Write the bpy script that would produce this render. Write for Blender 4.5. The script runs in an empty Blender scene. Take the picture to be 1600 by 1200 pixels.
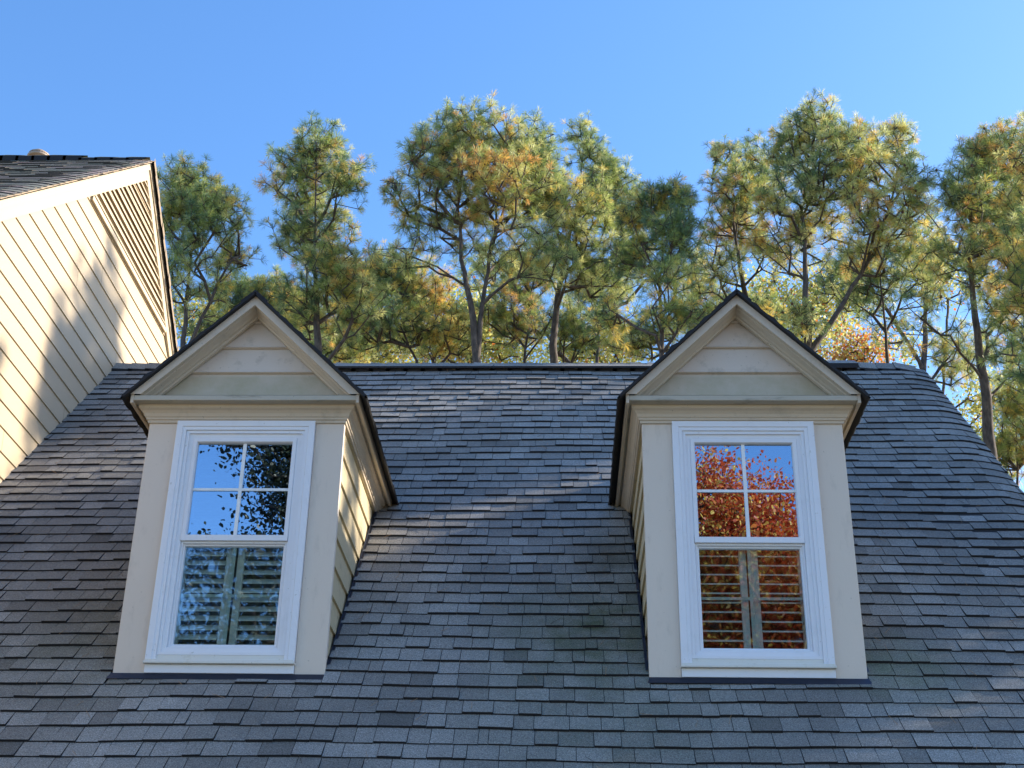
import bpy, math, random
import numpy as np
from mathutils import Matrix, Vector
SC = bpy.context.scene
COL = SC.collection
R = math.radians
S = 1.2                                    # metres per dormer width unit
# ------------------------------------------------------------------ camera
def cam_axes(p, y, r):
    cp, sp, cy, sy = math.cos(p), math.sin(p), math.cos(y), math.sin(y)
    f = np.array([-sy*cp, cy*cp, sp]); ri = np.array([cy, sy, 0.0]); up = np.cross(ri, f)
    cr, sr = math.cos(r), math.sin(r)
    return cr*ri+sr*up, -sr*ri+cr*up, f
ri, up, fw = cam_axes(R(26.434), R(2.3366), R(1.0442))
cd = bpy.data.cameras.new('camera'); cam = bpy.data.objects.new('camera', cd); COL.objects.link(cam)
cd.sensor_width = 36; cd.lens = 47.49; cd.clip_end = 2000; cd.clip_start = 0.1
cam.matrix_world = Matrix([[ri[0], up[0], -fw[0], 2.5186], [ri[1], up[1], -fw[1], -7.4346], [ri[2], up[2], -fw[2], -1.8885], [0, 0, 0, 1]])
SC.camera = cam
# ------------------------------------------------------------------ sky, sun, exposure
SUN_EL, SUN_OFF = 29.0, 21.0               # elevation; degrees behind the +x axis towards +y
w = bpy.data.worlds.new('World'); SC.world = w; w.use_nodes = True
nt = w.node_tree; bg = nt.nodes['Background']
sky = nt.nodes.new('ShaderNodeTexSky'); sky.sky_type = 'NISHITA'; sky.sun_disc = False
sky.sun_elevation = R(SUN_EL); sky.sun_rotation = R(90-SUN_OFF)
sky.air_density = 1.0; sky.dust_density = 0.45; sky.ozone_density = 2.5; sky.altitude = 100
hs = nt.nodes.new('ShaderNodeHueSaturation'); hs.inputs['Saturation'].default_value = 1.2; nt.links.new(sky.outputs[0], hs.inputs['Color'])
wb = nt.nodes.new('ShaderNodeMix'); wb.data_type = 'RGBA'; wb.blend_type = 'MULTIPLY'; wb.inputs[0].default_value = 1; wb.inputs[7].default_value = (1.0, .965, 1.0, 1)
nt.links.new(hs.outputs[0], wb.inputs[6]); nt.links.new(wb.outputs[2], bg.inputs[0]); bg.inputs[1].default_value = 0.15
sd = Vector((math.cos(R(SUN_EL))*math.cos(R(SUN_OFF)), math.cos(R(SUN_EL))*math.sin(R(SUN_OFF)), math.sin(R(SUN_EL))))
sl = bpy.data.lights.new('sun', 'SUN'); sl.energy = 4.4; sl.angle = R(0.55); sl.color = (1.0, 0.87, 0.69)
so = bpy.data.objects.new('sun', sl); COL.objects.link(so); so.rotation_euler = sd.to_track_quat('Z', 'Y').to_euler()
SC.view_settings.view_transform = 'Standard'; SC.view_settings.look = 'None'
SC.view_settings.gamma = 1; SC.view_settings.exposure = 1.25
SC.render.engine = 'CYCLES'
SC.cycles.max_bounces = 8; SC.cycles.transparent_max_bounces = 12; SC.cycles.diffuse_bounces = 4

# ------------------------------------------------------------------ materials
def mat(name):
    m = bpy.data.materials.new(name); m.use_nodes = True
    return m, m.node_tree, m.node_tree.nodes['Principled BSDF']
def node(nt, t, **kw):
    n = nt.nodes.new(t)
    for k, v in kw.items(): setattr(n, k, v)
    return n
def ramp(nt, fac, stops):
    r = node(nt, 'ShaderNodeValToRGB'); e = r.color_ramp.elements
    while len(e) < len(stops): e.new(0.5)
    for i, (p, c) in enumerate(stops): e[i].position = p; e[i].color = (*c, 1)
    nt.links.new(fac, r.inputs[0]); return r.outputs[0]
def noise(nt, scale, detail=4, rough=.55, vec=None, stretch=None):
    tc = node(nt, 'ShaderNodeTexCoord'); src = tc.outputs['Object']
    if stretch:
        mp = node(nt, 'ShaderNodeMapping'); mp.inputs['Scale'].default_value = stretch
        nt.links.new(src, mp.inputs[0]); src = mp.outputs[0]
    n = node(nt, 'ShaderNodeTexNoise'); n.inputs['Scale'].default_value = scale
    n.inputs['Detail'].default_value = detail; n.inputs['Roughness'].default_value = rough
    nt.links.new(src, n.inputs['Vector']); return n.outputs['Fac']
def mixc(nt, f, a, b, bt='MIX'):
    m = node(nt, 'ShaderNodeMix', data_type='RGBA', blend_type=bt)
    for s, v in ((m.inputs[0], f), (m.inputs[6], a), (m.inputs[7], b)):
        if isinstance(v, (tuple, list)): s.default_value = (*v, 1)
        elif isinstance(v, (int, float)): s.default_value = v
        else: nt.links.new(v, s)
    return m.outputs[2]
def bump(nt, b, h, strength=.3, dist=.005):
    n = node(nt, 'ShaderNodeBump'); n.inputs['Strength'].default_value = strength; n.inputs['Distance'].default_value = dist
    nt.links.new(h, n.inputs['Height']); nt.links.new(n.outputs[0], b.inputs['Normal'])
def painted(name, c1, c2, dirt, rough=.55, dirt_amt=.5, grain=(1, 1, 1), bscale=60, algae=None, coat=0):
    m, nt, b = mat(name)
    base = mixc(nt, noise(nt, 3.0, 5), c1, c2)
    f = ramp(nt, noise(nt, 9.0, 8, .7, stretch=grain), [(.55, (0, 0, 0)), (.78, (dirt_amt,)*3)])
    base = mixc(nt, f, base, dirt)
    sp = ramp(nt, noise(nt, 55.0, 2, .5), [(.71, (0, 0, 0)), (.76, (.55,)*3)])
    base = mixc(nt, sp, base, dirt)
    if algae:
        g = node(nt, 'ShaderNodeNewGeometry'); sx = node(nt, 'ShaderNodeSeparateXYZ')
        tc = node(nt, 'ShaderNodeTexCoord'); nt.links.new(tc.outputs['Object'], sx.inputs[0])
        mr = node(nt, 'ShaderNodeMapRange'); mr.inputs[1].default_value = algae[0]; mr.inputs[2].default_value = algae[1]
        nt.links.new(sx.outputs[2], mr.inputs[0])
        n2 = ramp(nt, noise(nt, 5.0, 6, .65), [(.25, (.35,)*3), (.7, (1,)*3)])
        mu = node(nt, 'ShaderNodeMath', operation='MULTIPLY'); nt.links.new(mr.outputs[0], mu.inputs[0]); nt.links.new(n2, mu.inputs[1])
        base = mixc(nt, mu.outputs[0], base, algae[2])
    nt.links.new(base, b.inputs['Base Color']); b.inputs['Roughness'].default_value = rough
    bump(nt, b, noise(nt, bscale, 4, .6, stretch=grain), .25, .002)
    return m
def plain(name, c, rough=.6, metal=0, bs=None):
    m, nt, b = mat(name)
    nt.links.new(mixc(nt, noise(nt, 12, 5), tuple(x*.8 for x in c), tuple(min(1, x*1.15) for x in c)), b.inputs['Base Color'])
    b.inputs['Roughness'].default_value = rough; b.inputs['Metallic'].default_value = metal
    if bs: bump(nt, b, noise(nt, bs, 4), .4, .004)
    return m
def shingle_mat(name, cols, moss=None):
    m, nt, b = mat(name)
    at = node(nt, 'ShaderNodeAttribute'); at.attribute_name = 'tab'; at.attribute_type = 'GEOMETRY'
    sp = node(nt, 'ShaderNodeSeparateColor'); nt.links.new(at.outputs['Color'], sp.inputs[0])
    base = ramp(nt, sp.outputs[0], cols)
    big = ramp(nt, noise(nt, .9, 5, .6), [(.35, (.78,)*3), (.7, (1.15,)*3)])
    base = mixc(nt, 1.0, base, big, 'MULTIPLY')
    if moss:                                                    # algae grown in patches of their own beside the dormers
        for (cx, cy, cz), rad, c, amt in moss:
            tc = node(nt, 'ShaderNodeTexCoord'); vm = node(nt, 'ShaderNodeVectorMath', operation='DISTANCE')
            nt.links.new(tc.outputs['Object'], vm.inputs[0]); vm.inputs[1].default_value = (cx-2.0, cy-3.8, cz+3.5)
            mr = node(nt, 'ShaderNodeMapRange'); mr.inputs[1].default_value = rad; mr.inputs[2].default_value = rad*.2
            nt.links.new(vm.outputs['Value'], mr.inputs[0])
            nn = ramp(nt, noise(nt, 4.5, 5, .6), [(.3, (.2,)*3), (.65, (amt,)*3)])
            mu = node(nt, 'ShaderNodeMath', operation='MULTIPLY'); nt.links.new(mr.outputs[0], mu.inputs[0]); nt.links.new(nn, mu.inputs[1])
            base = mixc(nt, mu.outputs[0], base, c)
    gr = noise(nt, 260, 2, .7)
    g2 = ramp(nt, gr, [(.3, (.35,)*3), (.5, (.95,)*3), (.72, (1.9,)*3)])
    base = mixc(nt, 1.0, base, g2, 'MULTIPLY')
    sp2 = ramp(nt, noise(nt, 110, 3, .7), [(.3, (.62,)*3), (.7, (1.38,)*3)])
    base = mixc(nt, 1.0, base, sp2, 'MULTIPLY')
    nt.links.new(base, b.inputs['Base Color']); b.inputs['Roughness'].default_value = .82
    b.inputs['Specular IOR Level'].default_value = .35
    bump(nt, b, gr, .6, .002)
    return m
def leaf_mat(name, c1, c2, trans=.45, rough=.45):
    m = bpy.data.materials.new(name); m.use_nodes = True; nt = m.node_tree; nt.nodes.clear()
    out = node(nt, 'ShaderNodeOutputMaterial')
    col = mixc(nt, noise(nt, .9, 4, .6), c1, c2)
    p = node(nt, 'ShaderNodeBsdfPrincipled'); p.inputs['Roughness'].default_value = rough
    p.inputs['Specular IOR Level'].default_value = .5
    t = node(nt, 'ShaderNodeBsdfTranslucent'); mx = node(nt, 'ShaderNodeMixShader'); mx.inputs[0].default_value = trans
    nt.links.new(col, p.inputs['Base Color'])
    nt.links.new(col, t.inputs['Color'])
    nt.links.new(p.outputs[0], mx.inputs[1]); nt.links.new(t.outputs[0], mx.inputs[2]); nt.links.new(mx.outputs[0], out.inputs[0])
    return m
def glass_mat(name, refl, tint, rough=.0, wav=.0):
    m = bpy.data.materials.new(name); m.use_nodes = True; nt = m.node_tree; nt.nodes.clear()
    out = node(nt, 'ShaderNodeOutputMaterial')
    g = node(nt, 'ShaderNodeBsdfGlossy'); g.inputs['Roughness'].default_value = rough; g.inputs['Color'].default_value = (.66, .82, 1, 1)
    t = node(nt, 'ShaderNodeBsdfTransparent'); t.inputs['Color'].default_value = (*tint, 1)
    mx = node(nt, 'ShaderNodeMixShader'); mx.inputs[0].default_value = refl
    if wav:
        bn = node(nt, 'ShaderNodeBump'); bn.inputs['Strength'].default_value = wav; bn.inputs['Distance'].default_value = .01
        nt.links.new(noise(nt, 5.0, 2, .5), bn.inputs['Height']); nt.links.new(bn.outputs[0], g.inputs['Normal'])
    nt.links.new(t.outputs[0], mx.inputs[1]); nt.links.new(g.outputs[0], mx.inputs[2]); nt.links.new(mx.outputs[0], out.inputs[0])
    return m
M = {}
M['trim'] = painted('beige_trim_paint', (.53, .455, .355), (.58, .50, .395), (.16, .14, .10), dirt_amt=.35)
M['board'] = painted('beige_smooth_board', (.65, .565, .475), (.69, .605, .51), (.24, .21, .17), dirt_amt=.26, grain=(1.6, 1, .5))
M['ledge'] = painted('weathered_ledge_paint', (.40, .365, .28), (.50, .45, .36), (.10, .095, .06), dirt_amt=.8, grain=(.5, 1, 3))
M['gable'] = painted('gable_board_paint', (.58, .505, .425), (.62, .545, .465), (.20, .18, .13), dirt_amt=.6, algae=(1.89+3.5, 1.86+3.5, (.40, .355, .235)))
M['clap'] = painted('mossy_clapboard_paint', (.60, .50, .32), (.50, .42, .25), (.20, .17, .09), dirt_amt=.6, grain=(1, 1, 2))
M['wall'] = painted('cream_clapboard_paint', (.47, .375, .245), (.50, .40, .27), (.42, .35, .24), dirt_amt=.2, grain=(1, .3, 1))
M['walltrim'] = painted('cream_trim_paint', (.50, .41, .28), (.53, .435, .30), (.42, .35, .24), dirt_amt=.15)
M['vinyl'] = painted('white_vinyl', (.72, .75, .80), (.76, .785, .83), (.40, .40, .36), rough=.35, dirt_amt=.18, bscale=20)
M['sill'] = painted('aged_white_sill', (.66, .66, .60), (.72, .72, .68), (.34, .32, .20), rough=.45, dirt_amt=.6)
M['edge'] = plain('black_shingle_edge', (.013, .013, .016), .8, bs=80)
M['brownedge'] = plain('brown_shingle_edge', (.30, .23, .16), .9, bs=50)
M['edge2'] = plain('weathered_shingle_edge', (.06, .055, .05), .9, bs=80)
M['deck'] = plain('roof_underlay', (.018, .018, .02), .9)
M['flash'] = plain('dark_flashing_metal', (.035, .04, .06), .35, .6)
M['room'] = plain('unlit_room_black', (.03, .03, .03), .9)  # near-black colour stands for the unlit room and the hollow behind the louvres
M['slat'] = plain('shutter_paint', (.62, .66, .62), .5)
M['muntin'] = plain('grille_white', (.78, .82, .84), .35)
M['muntin2'] = plain('grille_screen_dimmed', (.42, .50, .46), .4)  # dimming of an insect screen put into the grille colour; no screen built
M['capmetal'] = plain('beige_cap_metal', (.36, .28, .21), .6)
M['bark'] = None
M['glass_up'] = glass_mat('reflective_glass', .52, (.5, .55, .55), 0, .03)
M['glass_lo'] = glass_mat('reflective_glass_lower', .20, (.9, .95, .93), .02, .05)
SH = [(0, (.122, .117, .106)), (.25, (.188, .180, .164)), (.5, (.240, .232, .213)), (.75, (.292, .283, .262)), (1, (.36, .35, .328))]
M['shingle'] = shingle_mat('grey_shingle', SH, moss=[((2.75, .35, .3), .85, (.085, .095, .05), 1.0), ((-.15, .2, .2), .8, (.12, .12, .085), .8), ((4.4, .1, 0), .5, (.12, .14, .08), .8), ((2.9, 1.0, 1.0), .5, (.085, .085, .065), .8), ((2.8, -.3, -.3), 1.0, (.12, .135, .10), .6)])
M['shingle2'] = shingle_mat('weathered_shingle', [(0, (.09, .095, .08)), (.3, (.17, .18, .13)), (.55, (.24, .215, .18)), (.8, (.30, .20, .19)), (1, (.28, .28, .22))])
def bark():
    m, nt, b = mat('pine_bark')
    n = noise(nt, 14, 6, .65, stretch=(1, 1, .35))
    nt.links.new(ramp(nt, n, [(.3, (.030, .024, .021)), (.55, (.09, .07, .058)), (.75, (.18, .14, .11))]), b.inputs['Base Color'])
    b.inputs['Roughness'].default_value = .9; bump(nt, b, n, .8, .02); return m
M['bark'] = bark()
M['n_green'] = leaf_mat('needle_green', (.30, .40, .11), (.40, .46, .13), .42)
M['n_deep'] = leaf_mat('needle_deep_green', (.11, .20, .10), (.15, .24, .10), .35)
M['n_pale'] = leaf_mat('needle_pale_green', (.60, .64, .26), (.70, .68, .28), .45)
M['n_yellow'] = leaf_mat('needle_yellow', (.75, .60, .14), (.80, .55, .12), .5)
M['n_orange'] = leaf_mat('needle_orange', (.78, .46, .12), (.70, .40, .14), .5)
M['l_yellow'] = leaf_mat('leaf_yellow', (.54, .56, .17), (.62, .50, .13), .55)
M['l_orange'] = leaf_mat('leaf_orange', (.62, .26, .05), (.62, .15, .05), .55)
M['l_peach'] = leaf_mat('leaf_peach', (.78, .50, .20), (.78, .42, .22), .55)
M['l_red'] = leaf_mat('leaf_red', (.46, .055, .025), (.60, .12, .03), .5)
M['l_dark'] = leaf_mat('leaf_shade_dark_green', (.012, .022, .008), (.02, .03, .012), .1)  # backlit silhouette shade put into the leaf colour
M['cone'] = plain('cone_brown', (.10, .045, .03), .8)
M['twigtan'] = plain('bird_lime_white', (.75, .74, .70), .6)
M['joint'] = plain('caulked_joint', (.30, .24, .16), .7)
M['needle_tan'] = plain('dry_needle', (.36, .22, .11), .8)
M['needle_dark'] = plain('dark_needle', (.06, .045, .03), .8)
M['blue'] = plain('blue_plastic', (.05, .11, .18), .4)

# ------------------------------------------------------------------ mesh helpers
class MB:
    def __init__(s): s.v = []; s.f = []; s.m = []; s.c = []
    def poly(s, pts, m=0, c=None):
        i = len(s.v); s.v += [tuple(map(float, p)) for p in pts]; s.f.append(tuple(range(i, i+len(pts)))); s.m.append(m); s.c.append(c if c is not None else (0, 0, 0))
    def box(s, x0, x1, y0, y1, z0, z1, m=0):
        i = len(s.v); s.v += [(x, y, z) for x in (x0, x1) for y in (y0, y1) for z in (z0, z1)]
        for f in ((0, 1, 3, 2), (4, 6, 7, 5), (0, 4, 5, 1), (2, 3, 7, 6), (0, 2, 6, 4), (1, 5, 7, 3)):
            s.f.append(tuple(i+k for k in f)); s.m.append(m); s.c.append((0, 0, 0))
    def grid(s, rows, m=0, closed=False):
        i = len(s.v); n = len(rows[0])
        for r in rows: s.v += [tuple(map(float, p)) for p in r]
        for a in range(len(rows)-1):
            for b in range(n-1 if not closed else n):
                b2 = (b+1) % n
                s.f.append((i+a*n+b, i+a*n+b2, i+(a+1)*n+b2, i+(a+1)*n+b)); s.m.append(m); s.c.append((0, 0, 0))
    def tube(s, p, q, r0, r1, n=8, m=0, cap=True):
        p, q = Vector(p), Vector(q); d = (q-p).normalized()
        a = d.orthogonal().normalized(); b = d.cross(a)
        A = [p+(a*math.cos(t)+b*math.sin(t))*r0 for t in [2*math.pi*k/n for k in range(n)]]
        B = [q+(a*math.cos(t)+b*math.sin(t))*r1 for t in [2*math.pi*k/n for k in range(n)]]
        s.grid([A, B], m, True)
        if cap: s.poly(A[::-1], m); s.poly(B, m)
    def build(s, name, mats, parent=None, scale=S, off=(0, 0, 0), bevel=0, attr=False):
        me = bpy.data.meshes.new(name)
        o = off
        me.from_pydata([(v[0]*scale+o[0], v[1]*scale+o[1], v[2]*scale+o[2]) for v in s.v], [], s.f)
        if not isinstance(mats, (list, tuple)): mats = [mats]
        for m in mats: me.materials.append(m)
        me.polygons.foreach_set('material_index', s.m)
        if attr:
            a = me.attributes.new('tab', 'FLOAT_COLOR', 'CORNER')
            buf = []
            for f, c in zip(s.f, s.c): buf += [c[0], c[1], c[2], 1.0]*len(f)
            a.data.foreach_set('color', buf)
        me.update()
        ob = bpy.data.objects.new(name, me); COL.objects.link(ob)
        if parent is not None:
            ob.parent = parent
        if bevel:
            md = ob.modifiers.new('bevel', 'BEVEL'); md.width = bevel; md.segments = 2; md.limit_method = 'ANGLE'; md.angle_limit = R(40)
        return ob
def empty(name, loc):
    o = bpy.data.objects.new(name, None); COL.objects.link(o); o.location = loc; o.empty_display_size = .3; return o
def tag(o, label=None, cat=None, group=None, kind=None):
    if label: o['label'] = label
    if cat: o['category'] = cat
    if group: o['group'] = group
    if kind: o['kind'] = kind
    return o
# ------------------------------------------------------------------ ground
g = MB(); g.poly([(-600, -600, 0), (600, -600, 0), (600, 600, 0), (-600, 600, 0)])
gm, gnt, gb = mat('pine_straw_lawn')
gnt.links.new(ramp(gnt, noise(gnt, .35, 8, .7), [(.35, (.09, .085, .04)), (.55, (.17, .13, .07)), (.7, (.26, .17, .09))]), gb.inputs['Base Color']); gb.inputs['Roughness'].default_value = .95
bump(gnt, gb, noise(gnt, 9, 6), .8, .05)
go = g.build('ground', gm, None, 1, (0, 0, -3.5)); tag(go, kind='structure')
ZG = -3.5

# ------------------------------------------------------------------ the house under the long roof
TR = math.tan(R(45.5)); CR, SR = math.cos(R(45.5)), math.sin(R(45.5))
YR = 3.195; XL, XR = -1.42, 4.885; YE = -.95        # ridge, left wall, right edge, eave (units)
rng = random.Random(7)
def droop(x, x1, w=.22, k=.038):
    t = max(0.0, (x-(x1-w))/w); return -k*t**2.2
def dorm_skip(x0, x1, y):
    for ox in (0, 2.5017):
        if x0 > ox+.03 and x1 < ox+.97 and .06 < y < 1.2: return True
    return False
def shingles(P, u0, u1, v0, v1, expo, wmin, wmax, skip=None, thick=.009, seed=1, rnd=.006, cuts=None, edgeu=None):
    """rows of separate laminated tabs; P(u, v, h) maps along-eave, up-slope, height to space"""
    r = random.Random(seed); mb = MB(); v = v0; k = 0
    while v < v1-.01:
        vtop = min(v+expo*1.12, v1); rowj = r.uniform(-.003, .003); u = u0-r.uniform(0, wmax)
        ph = r.uniform(0, 6); last = .5
        while u < u1:
            wd = r.uniform(wmin, wmax); wd = wd if r.random() > .07 else wd*.5
            vt = vtop
            if cuts:                                            # shingles cut to fit round the dormers
                for X in cuts:
                    if u+.004 < X < u+wd and -.10 < v*CR < 1.25: wd = X-u
            a, b = max(u, u0), min(u+wd, u1); u += wd
            if cuts and v*CR < 1.25 and vt*CR > -.035 and any(X0-.001 <= a and b <= X0+1.001 for X0 in cuts[::2]):
                if v*CR > -.06: continue
                vt = -.035/CR
            if b-a < .012: continue
            if skip and skip(a, b, v): continue
            th = thick*(1.0 if r.random() < .55 else .62)*r.uniform(.9, 1.15)
            prev = last; tone = min(1, max(0, r.gauss(.48, .14+.03*(k < 14)))); tone = tone if r.random() > .3 else prev; last = tone; hue = r.random()
            gap = .0014; vb = v+rowj+r.uniform(-rnd, rnd)*.5
            xs = [a+gap, b-gap]
            if edgeu is not None and b > edgeu: 
                n = max(2, int((b-a)/.05)+1); xs = [a+gap+(b-a-2*gap)*i/(n-1) for i in range(n)]
            wob = lambda x: .0025*math.sin(x*5+ph+k)+.0015*math.sin(x*17+ph)
            for x0, x1 in zip(xs[:-1], xs[1:]):
                c = (tone, hue, 0)
                tp = [P(x0, vb+wob(x0), th), P(x1, vb+wob(x1), th), P(x1, vt, .0015), P(x0, vt, .0015)]
                mb.poly(tp, 0, c)
                mb.poly([P(x0, vb+wob(x0), 0), P(x1, vb+wob(x1), 0), tp[1], tp[0]], 1, c)
            mb.poly([P(xs[0], vb, 0), P(xs[0], vb+wob(xs[0]), th), P(xs[0], vt, .001)], 1)
            mb.poly([P(xs[-1], vb, 0), P(xs[-1], vt, .001), P(xs[-1], vb+wob(xs[-1]), th)], 1)
        v += expo; k += 1
    return mb
house = empty('dormered_house', (2.0, 3.8, ZG)); HO = (-2.0, -3.8, -ZG)
tag(house, 'house with a long grey shingle roof and two beige gabled dormers', 'house')
def Pmain(u, v, h):
    y = v*CR; return (u, y-h*SR, y*TR+h*CR+droop(u, XR+.02)+.006*math.sin(u*2.1+v)*min(1, 1))
sh = shingles(Pmain, XL, XR+.02, YE/CR, (YR-.01)/CR, .1137, .075, .155, dorm_skip, .0145, 3, cuts=(0, 1, 2.5035, 3.5035), edgeu=XR-.32)
d = MB(); xs = [XL, 0, 2, 4, XR-.3, XR-.2, XR-.12, XR-.06, XR+.015]
d.grid([[Pmain(x, YE/CR, -.004) for x in xs], [Pmain(x, YR/CR, -.004) for x in xs]])
d.grid([[Pmain(x, YE/CR, -.035) for x in xs], [Pmain(x, YR/CR, -.035) for x in xs]])
d.grid([[Pmain(XR+.015, YE/CR, -.004), Pmain(XR+.015, YR/CR, -.004)], [Pmain(XR+.015, YE/CR, -.035), Pmain(XR+.015, YR/CR, -.035)]])
# rear slope
def Prear(x, t, h=0): return (x, YR+t, YR*TR-t*TR+droop(x, XR+.02)+h)
d.grid([[Prear(x, 0, -.01) for x in xs], [Prear(x, 3.2, -.01) for x in xs]])
deck = d.build('roof', M['deck'], house, off=HO)
sho = sh.build('shingle', [M['shingle'], M['edge']], deck, off=HO, attr=True)
sho.name = 'shingle_courses'
# ridge caps, ridge vent and a strip for the shadow under the caps
rc = MB(); x = XL; k = 0
while x < XR-.20:
    L = .135; hh = .012+rng.uniform(0, .006); x1 = min(x+L*1.25, XR+.06)
    pts = lambda X, h: [(X, YR-.10, (YR-.10)*TR+h+.012+droop(X, XR+.02, .24, .055)), (X, YR-.03, YR*TR-.006+h+droop(X, XR+.02, .24, .055)), (X, YR+.03, YR*TR-.006+h+droop(X, XR+.02, .24, .055)), (X, YR+.10, (YR-.10)*TR+h+.012+droop(X, XR+.02, .24, .055))]
    A, B = pts(x, hh+.012), pts(x1, .004+.012); t = rng.gauss(.5, .15)
    for i in range(3): rc.poly([A[i], A[i+1], B[i+1], B[i]], 0, (t, .5, 0))
    A2, B2 = pts(x, .0), pts(x1, .0)
    for i in range(3): rc.poly([A[i], A[i+1], A2[i+1], A2[i]], 1)
    rc.poly([A[0], B[0], B2[0], A2[0]], 1); x += L; k += 1
rc.build('ridge_cap', [M['shingle'], M['edge']], deck, off=HO, attr=True)
def ridge_vent_and_shadow(x0, x1, hv=.04):
    rv = MB(); z0 = YR*TR-.075
    for a, b in ((x0, (x0+x1)/2-.004), ((x0+x1)/2+.004, x1)):
        rv.poly([(a, YR-.125, z0), (b, YR-.125, z0), (b, YR-.125, z0+hv), (a, YR-.125, z0+hv)], 1)
        rv.poly([(a, YR-.125, z0+hv), (b, YR-.125, z0+hv), (b, YR, z0+hv+.088), (a, YR, z0+hv+.088)], 0, (.55, 0, 0))
        rv.poly([(a, YR+.125, z0+hv), (b, YR+.125, z0+hv), (b, YR, z0+hv+.088), (a, YR, z0+hv+.088)], 0, (.4, 0, 0))
        rv.poly([(b, YR-.125, z0), (b, YR, z0+.07), (b, YR, z0+hv+.088), (b, YR-.125, z0+hv)], 1)
        rv.poly([(a, YR-.125, z0), (a, YR, z0+.07), (a, YR, z0+hv+.088), (a, YR-.125, z0+hv)], 1)
    return rv
ridge_vent_and_shadow(3.75, 4.37).build('ridge_vent_and_shadow', [M['shingle'], M['edge']], deck, off=HO, attr=True)
ridge_vent_and_shadow(.25, 2.9, .016).build('ridge_vent_and_shadow', [M['shingle'], M['edge']], deck, off=HO, attr=True)  # low black strip stands in for the shadow under the caps
# walls and eave of the house (below and behind the picture)
wz = MB(); zb = ZG/S
wz.box(XL+.02, XR-.10, YE+.25, YE+.30, zb, (YE+.3)*TR-.06)
wz.box(XL+.02, XR-.10, YR*2-YE-.30, YR*2-YE-.25, zb, (YE+.3)*TR-.06)
wz.poly([(XR-.1, YE+.30, zb), (XR-.1, 2*YR-YE-.30, zb), (XR-.1, 2*YR-YE-.30, (YE+.3)*TR-.06), (XR-.1, YR, YR*TR-.06), (XR-.1, YE+.30, (YE+.3)*TR-.06)])
wz.build('wall', M['clap'], house, off=HO)
ev = MB(); ev.box(XL+.01, XR+.0, YE-.03, YE-.005, YE*TR-.17, YE*TR-.02)
ev.box(XL+.01, XR, YE-.005, YE+.25, YE*TR-.15, YE*TR-.13)
ev.build('eave_fascia', M['trim'], house, off=HO)
fb = MB()
fb.poly([(XR-.02, YE, YE*TR-.2), (XR-.02, YR, YR*TR-.25), (XR-.02, YR, YR*TR-.10), (XR-.02, YE, YE*TR-.05)])
fb.poly([(XR-.02, 2*YR-YE, YE*TR-.2), (XR-.02, YR, YR*TR-.25), (XR-.02, YR, YR*TR-.10), (XR-.02, 2*YR-YE, YE*TR-.05)])
fb.build('rake_board', M['trim'], house, off=HO)

# ------------------------------------------------------------------ dormers
def sweep_rect(mb, x0, x1, z0, z1, prof, closed=True, m=0):
    """mitred moulding round a rectangle; prof = [(inset, y)], open at the bottom when not closed"""
    def ring(o, y):
        if closed: return [(x0+o, y, z0+o), (x0+o, y, z1-o), (x1-o, y, z1-o), (x1-o, y, z0+o)]
        return [(x0+o, y, z0), (x0+o, y, z1-o), (x1-o, y, z1-o), (x1-o, y, z0)]
    rings = [ring(o, y) for o, y in prof]
    n = 4 if closed else 3
    for a, b in zip(rings[:-1], rings[1:]):
        for i in range(n):
            j = (i+1) % 4; mb.poly([a[i], a[j], b[j], b[i]], m)
    if not closed:
        for i in (0, 3): mb.poly([r[i] for r in rings], m)
AZ, SL = 1.966, .975                     # roof-underside apex and slope of the dormer gable
def sweep_v(mb, prof, xf0, xf1, za, sl, cx=.5, m=0, zf=None):
    """mitred moulding along an inverted V; prof = [(vertical drop, y)]"""
    rows = []
    for drop, y in prof:
        zt = za-drop
        if zf is None: rows.append([(xf0, y, zt-sl*(cx-xf0)), (cx, y, zt), (xf1, y, zt-sl*(xf1-cx))])
        else:
            dx = (zt-zf)/sl; rows.append([(cx-dx, y, zf), (cx, y, zt), (cx+dx, y, zf)])
    mb.grid(rows, m)
CROWN = [(0, 1.283), (.007, 1.284), (.009, 1.297), (.015, 1.299), (.017, 1.309), (.022, 1.313), (.027, 1.328), (.037, 1.341), (.048, 1.348), (.051, 1.351), (.053, 1.366)]
CZ = [1.572-.147*k for k in range(2, 12)]
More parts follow.
